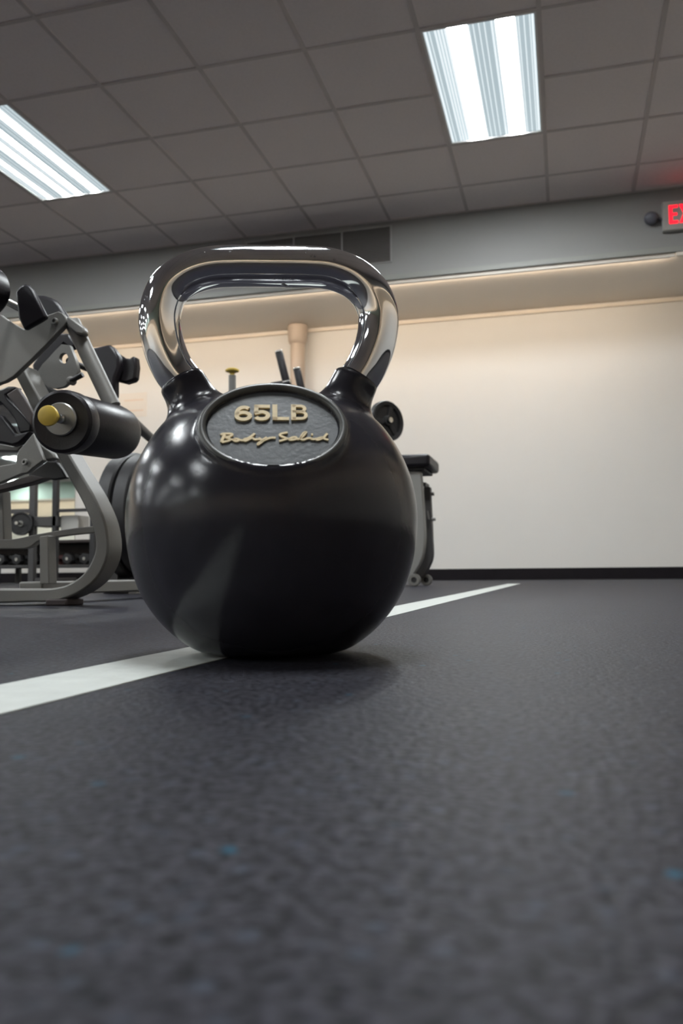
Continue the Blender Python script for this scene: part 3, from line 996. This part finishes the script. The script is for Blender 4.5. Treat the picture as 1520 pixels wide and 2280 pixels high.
# lower rails
obj('mid_rail', bar([(-120, 1202), (0, 1201), (30, 1200), (85, 1189), (150, 1178), (208, 1171)], [(-120, 1222), (0, 1222), (60, 1220), (90, 1203), (150, 1192), (212, 1186)], 1.61, .02), M['frame'], mc, bevel=0.002)
obj('upright_strut', poly([(88, 1194), (106, 1192), (109, 1300), (88, 1300)], 1.575, .03), M['frame'], mc, bevel=0.002)
obj('upright_strut', poly([(-8, 1096), (5, 1092), (9, 1203), (-8, 1203)], 1.62, .03), M['frame'], mc, bevel=0.002)
# rear foot bar, cross tube and plate horn
q0, q1 = P(226, 1313, 2.55), P(330, 1313, 2.55)
obj('rear_foot_bar', MB().box((q0.x, 2.55, 0.006), (q1.x + .25, 2.62, .048)), M['frame'], mc, bevel=0.004)
obj('cross_tube', MB().box((-1.16, YM + .06, .02), (-1.10, 2.60, .05)).box((-1.16, 2.56, .02), (q0.x + .05, 2.61, .046)), M['frame'], mc, bevel=0.004)
hc = P(300, 1148, 2.7)
obj('horn_post', MB().box((hc.x - .10, 2.66, .0), (hc.x - .04, 2.74, hc.z + .05)), M['darkframe'], mc, bevel=0.004)
obj('plate_horn', MB().rod((hc.x - .05, 2.7, hc.z), (hc.x + .22, 2.7, hc.z), .0235), M['steel'], mc)
# rear pad block with its handle, beyond the lever
obj('hip_pad', poly([(190, 776), (215, 772), (243, 766), (252, 776), (262, 792), (264, 816), (254, 842), (254, 880), (246, 892), (218, 840)], 1.95, .03), M['vinyl'], mc, bevel=0.006)
obj('hip_handle', poly([(250, 778), (277, 797), (288, 797), (296, 791), (301, 796), (303, 816), (300, 843), (294, 848), (278, 853), (250, 846)], 1.98, .028), M['foam'], mc, bevel=0.006)
pa0 = P(247, 905, 2.0)
obj('pad_post', MB().tube(smooth_path([pa0 + Vector((0, 0, .03)), pa0, pa0 + Vector((-.02, .12, -.005)), (hc.x + .02, 2.88, pa0.z + .02), (hc.x + .07, 3.00, pa0.z - .05), (hc.x + .08, 3.03, .3), (hc.x + .08, 3.03, 0)], 50), .016, 16), M['darkframe'], mc)


def plate(c, axis, R, th, label, name='weight_plate', group=None, hub=.024):
    """A round iron plate: rim, web and hub."""
    t = thing(name, c, label, 'weight plate', group)
    ax = Vector(axis).normalized()
    c = Vector(c)
    p = [(hub, -th * .45), (R * .26, -th * .45), (R * .30, -th * .2), (R * .80, -th * .2), (R * .86, -th * .48), (R * .97, -th * .5), (R, -th * .4),
         (R, th * .4), (R * .97, th * .5), (R * .86, th * .48), (R * .80, th * .2), (R * .30, th * .2), (R * .26, th * .45), (hub, th * .45)]
    a = ax.orthogonal().normalized()
    mb = MB().lathe(p, c, ax, 56, ring=True)
    obj('disc', mb, M['iron'], t)
    obj('hub_ring', MB().lathe([(hub, -th * .52), (hub * 1.5, -th * .52), (hub * 1.5, th * .52), (hub, th * .52)], c, ax, 32, ring=True), M['washer'], t)
    return t


for i, (dx, lb) in enumerate(((-.005, 'big black weight plate, the outer one left of the kettlebell'), (.056, 'big black weight plate, middle of the three left of the kettlebell'), (.117, 'big black weight plate half hidden behind the kettlebell'))):
    plate((hc.x + dx, 2.7, hc.z), (1, 0, .0), .222 - .004 * i, .052, lb, group='large plates on the machine horn')

# ------------------------------------------------------------------ the seated machine behind the kettlebell
sb = thing('weight_bench', (-1.2, 4.1, 0), 'grey seated exercise machine with black pad half hidden behind the kettlebell', 'exercise machine')
YA = 4.05
x1_ = P(955, 1008, 4.0).x
zt, zb = P(955, 1009, 4.0).z, P(955, 1038, 4.0).z
obj('seat_pad', MB().box((-1.05, 4.0, zb), (x1_, 4.33, zt)), M['vinyl'], sb, bevel=0.016)
obj('pad_board', MB().box((-1.02, 4.03, zb - .014), (x1_ - .03, 4.30, zb)), M['iron'], sb, bevel=0.003)
obj('front_column', bar([(900, 1043), (906, 1100), (912, 1160), (914, 1200), (908, 1240), (893, 1272), (870, 1293)], [(936, 1050), (940, 1100), (944, 1160), (945, 1200), (941, 1236), (929, 1264), (910, 1292)], YA, .06), M['lightframe'], sb, bevel=0.004)
obj('pad_bracket', poly([(905, 1036), (921, 1036), (936, 1052), (936, 1066), (900, 1066)], YA + .01, .05), M['lightframe'], sb, bevel=0.003)
obj('rear_column', bar([(943, 1084), (944, 1130), (945, 1170), (943, 1200), (938, 1235), (925, 1258), (908, 1285)], [(957, 1084), (959, 1130), (961, 1170), (962, 1200), (963, 1238), (955, 1262), (940, 1287)], 4.22, .05), M['darkframe'], sb, bevel=0.003)
for (px, py) in ((960, 1100), (963, 1156)):
    c_ = P(px, py, 4.23)
    obj('bolt', MB().rod(c_ - Vector((.012, 0, 0)), c_ + Vector((.014, 0, 0)), .009, 12), M['washer'], sb)
obj('link_block', poly([(940, 1074), (947, 1074), (947, 1082), (940, 1082)], 4.15, .12), M['darkframe'], sb)
obj('link_block', poly([(942, 1138), (950, 1136), (953, 1156), (944, 1150)], 4.15, .12), M['darkframe'], sb)
for (px, py, y, r) in ((921, 1291, 4.02, .030), (948, 1287, 4.24, .028)):
    c_ = P(px, py, y)
    c_.z = r
    obj('transport_wheel', MB().lathe([(.014, 0), (r - .003, .0), (r, .004), (r, .03), (r - .003, .034), (.014, .034)], c_, (0, 1, 0), 28, ring=True), M['frame'], sb, label='small grey transport wheel')
    obj('wheel_hub', MB().rod(c_ + Vector((0, .006, 0)), c_ + Vector((0, .034, 0)), .014, 20), M['iron'], sb)
base_x = -2.0
obj('base_beam', MB().box((base_x, 4.06, .03), (P(885, 1290, YA).x, 4.12, .085)), M['frame'], sb, bevel=0.004)
obj('base_beam', MB().box((base_x, 4.22, .03), (P(930, 1288, 4.22).x, 4.27, .085)), M['darkframe'], sb, bevel=0.004)
obj('rear_foot', MB().box((base_x - .06, 3.92, 0), (base_x, 4.46, .05)), M['frame'], sb, bevel=0.004)
kp = P(517, 818, 4.15)
obj('adjust_post', MB().box((kp.x - .03, 4.12, .08), (kp.x + .03, 4.18, .86)), M['frame'], sb, bevel=0.004)
obj('pin_sleeve', MB().rod((kp.x, 4.15, .85), (kp.x, 4.15, P(517, 836, 4.15).z), .0195), M['frame'], sb)
obj('pull_knob', MB().lathe([(.010, -.006), (.012, .012), (.022, .020), (.036, .024), (.037, .032), (.028, .038), (.002, .041)], (kp.x, 4.15, P(517, 837, 4.15).z), (0, 0, 1), 28), M['yellow'], sb, label='yellow mushroom pull knob')
gx = P(655, 900, 4.15).x
obj('grip_post', MB().box((gx - .03, 4.12, .08), (gx + .03, 4.18, P(655, 866, 4.15).z)), M['darkframe'], sb, bevel=0.004)
ga, gb = P(621, 786, 4.12), P(637, 850, 4.12)
obj('handle_grip', MB().rod(gb, ga, .0205, 24, .006), M['foam'], sb)
obj('grip_cap', MB().rod(ga, ga + (ga - gb).normalized() * .012, .021, 24, .004), M['steel'], sb)
ga2, gb2 = P(661, 824, 4.28), P(672, 872, 4.28)
obj('handle_grip', MB().rod(gb2, ga2, .0205, 24, .006), M['foam'], sb)
obj('grip_cap', MB().rod(ga2, ga2 + (ga2 - gb2).normalized() * .012, .021, 24, .004), M['steel'], sb)
obj('handle_bar', MB().rod(P(604, 857, 4.12), P(647, 850, 4.12), .013), M['darkframe'], sb)
obj('handle_bar', MB().rod(P(647, 862, 4.12), P(674, 872, 4.28), .013), M['darkframe'], sb)
obj('bar_collar', MB().rod(P(630, 852, 4.10), P(646, 848, 4.10), .012), M['steel'], sb)
hb = P(860, 938, 4.0)
pax = Vector((.80, -.60, .06))
obj('peg_post', MB().box((-1.02, 4.12, .08), (-.96, 4.18, .86)), M['frame'], sb, bevel=0.004)
obj('plate_peg', MB().tube(smooth_path([(-.99, 4.15, hb.z - .012), hb - pax.normalized() * .10, hb - pax.normalized() * .05, hb, hb + pax.normalized() * .035], 24), .013, 20), M['steel'], sb)
obj('base_beam', MB().box((-1.02, 4.11, .03), (-.96, 4.23, .085)), M['frame'], sb, bevel=0.003)
# spoked small plate on the peg
sp = thing('small_weight_plate', hb, 'small black spoked weight plate beside the right neck of the kettlebell', 'weight plate')
R_ = .101
obj('rim', MB().lathe([(R_ - .022, -.014), (R_ - .004, -.018), (R_, -.013), (R_, .013), (R_ - .004, .018), (R_ - .022, .014)], hb, pax, 48, ring=True), M['iron'], sp)
obj('web', MB().lathe([(.0145, -.007), (R_ - .02, -.007), (R_ - .02, .003), (.0145, .003)], hb, pax, 48, ring=True), M['iron'], sp)
obj('hub', MB().lathe([(.0145, -.012), (.026, -.012), (.026, .012), (.022, .018), (.0145, .018)], hb, pax, 32, ring=True), M['iron'], sp)
pa = pax.normalized()
ua = pa.orthogonal().normalized()
ub = pa.cross(ua)
for k in range(3):
    t = 2 * math.pi * k / 3 + .5
    dr = ua * math.cos(t) + ub * math.sin(t)
    pe = pa.cross(dr)
    b0, b1 = hb + dr * .024, hb + dr * (R_ - .02)
    obj('spoke', MB().prism([b0 + pe * .010, b0 - pe * .010, b1 - pe * .014, b1 + pe * .014], pa * .012), M['iron'], sp, smooth=0, bevel=.002)

# ------------------------------------------------------------------ rack and dumbbells far behind, at the left
rk = thing('plate_rack', (-4.6, 6.1, 0), 'dark steel rack with two posts far behind the grey machine', 'rack')
YR = 6.1
pw = P(47, 1166, YR - .05)
def post(px, w, top, name='post', y=YR, m_='darkframe'):
    x = P(px, 1150, y).x
    obj(name, MB().box((x - w / 2, y, 0), (x + w / 2, y + .05, top)), M[m_], rk, bevel=0.003)
    return x
xa_ = post(70, .052, 1.02)
xb_ = post(120, .040, 1.10, m_='iron')
xc_ = post(-60, .052, 1.02)
z1_ = P(160, 1136, YR).z
obj('cross_bar', MB().box((xb_, YR + .01, z1_ - .012), (P(205, 1137, YR).x, YR + .04, z1_ + .014)), M['iron'], rk)
obj('post', MB().box((P(205, 1137, YR).x - .02, YR, 0), (P(205, 1137, YR).x + .02, YR + .05, z1_ + .02)), M['iron'], rk)
z2_ = P(30, 1137, YR).z
obj('cross_bar', MB().box((xc_, YR + .01, z2_ - .022), (xa_, YR + .04, z2_ + .012)), M['darkframe'], rk)
z3_ = P(100, 1158, YR).z
obj('shelf_bar', MB().box((xa_, YR, z3_ - .05), (xb_ + .03, YR + .22, z3_ + .03)), M['darkframe'], rk)
obj('side_box', MB().box((P(128, 1150, YR).x, YR + .05, P(128, 1180, YR).z), (P(166, 1150, YR).x, YR + .22, P(166, 1146, YR).z)), M['signbox'], rk)
for x_ in (xc_, xb_):
    obj('base_rail', MB().box((x_ - .03, YR - .2, 0), (x_ + .03, YR + .3, .05)), M['darkframe'], rk)
obj('peg', MB().rod((pw.x + .025, YR - .15, pw.z), (pw.x - .012, YR - .002, pw.z), .0135), M['steel'], rk)
obj('peg_bar', MB().box((xc_, YR + .015, P(45, 1166, YR).z - .02), (xa_, YR + .045, P(45, 1166, YR).z + .02)), M['darkframe'], rk)
plate((pw.x, YR - .05, pw.z), (.25, -1, 0), .098, .03, 'round black weight plate on the far rack, seen through the machine frame', hub=.0155)

ds = thing('dumbbell_shelf', (-4.7, 6.55, 0), 'low dark shelf full of dumbbells by the mirror', 'shelf')
xs0, xs1 = P(-140, 1240, 6.5).x, P(200, 1240, 6.5).x
zs = P(80, 1258, 6.5).z
obj('shelf_board', MB().box((xs0, 6.5, zs - .025), (xs1, 6.9, zs)), M['darkframe'], ds, bevel=.003)
zu = P(150, 1208, 6.5).z
obj('shelf_board', MB().box((xs0, 6.52, zu), (xs1, 6.9, zu + .025)), M['brownsteel'], ds, bevel=.003)
obj('shelf_back', MB().box((xs0, 6.89, zs), (xs1, 6.905, zu)), M['brownsteel'], ds)
for x in (xs0 + .03, (xs0 + xs1) / 2 - .2, xs1 - .03):
    obj('leg', MB().box((x - .02, 6.86, 0), (x + .02, 6.90, zs)), M['darkframe'], ds)
    obj('leg', MB().box((x - .02, 6.56, 0), (x + .02, 6.60, zs - .025)), M['darkframe'], ds)


def dumbbell(x, y, z, r, l, label, m_='iron'):
    t = thing('dumbbell', (x, y, z), label, 'dumbbell', 'dumbbells on the low shelf')
    obj('handle', MB().rod((x, y - l / 2, z + r), (x, y + l / 2, z + r), .014, 12), M['steel'], t)
    for s in (-1, 1):
        obj('head', MB().lathe(rprof(r, l * .3, .006), (x, y + s * l / 2 * .98, z + r), (0, -s, 0), 6 if m_ == 'iron' else 16), M[m_], t)


nd = 9
ORD = ['first', 'second', 'third', 'fourth', 'fifth', 'sixth', '', 'eighth', 'ninth']
for i in range(nd):
    x = xs0 + .1 + (xs1 - xs0 - .2) * i / (nd - 1)
    red = i == 6
    dumbbell(x, 6.69, zs + .001, .052 if not red else .046, .25, 'small red dumbbell on the low shelf by the mirror' if red else ORD[i] + ' black hex dumbbell from the left on the low shelf by the mirror', 'red' if red else 'iron')

print('meshes', len(bpy.data.objects), 'script bytes ok')
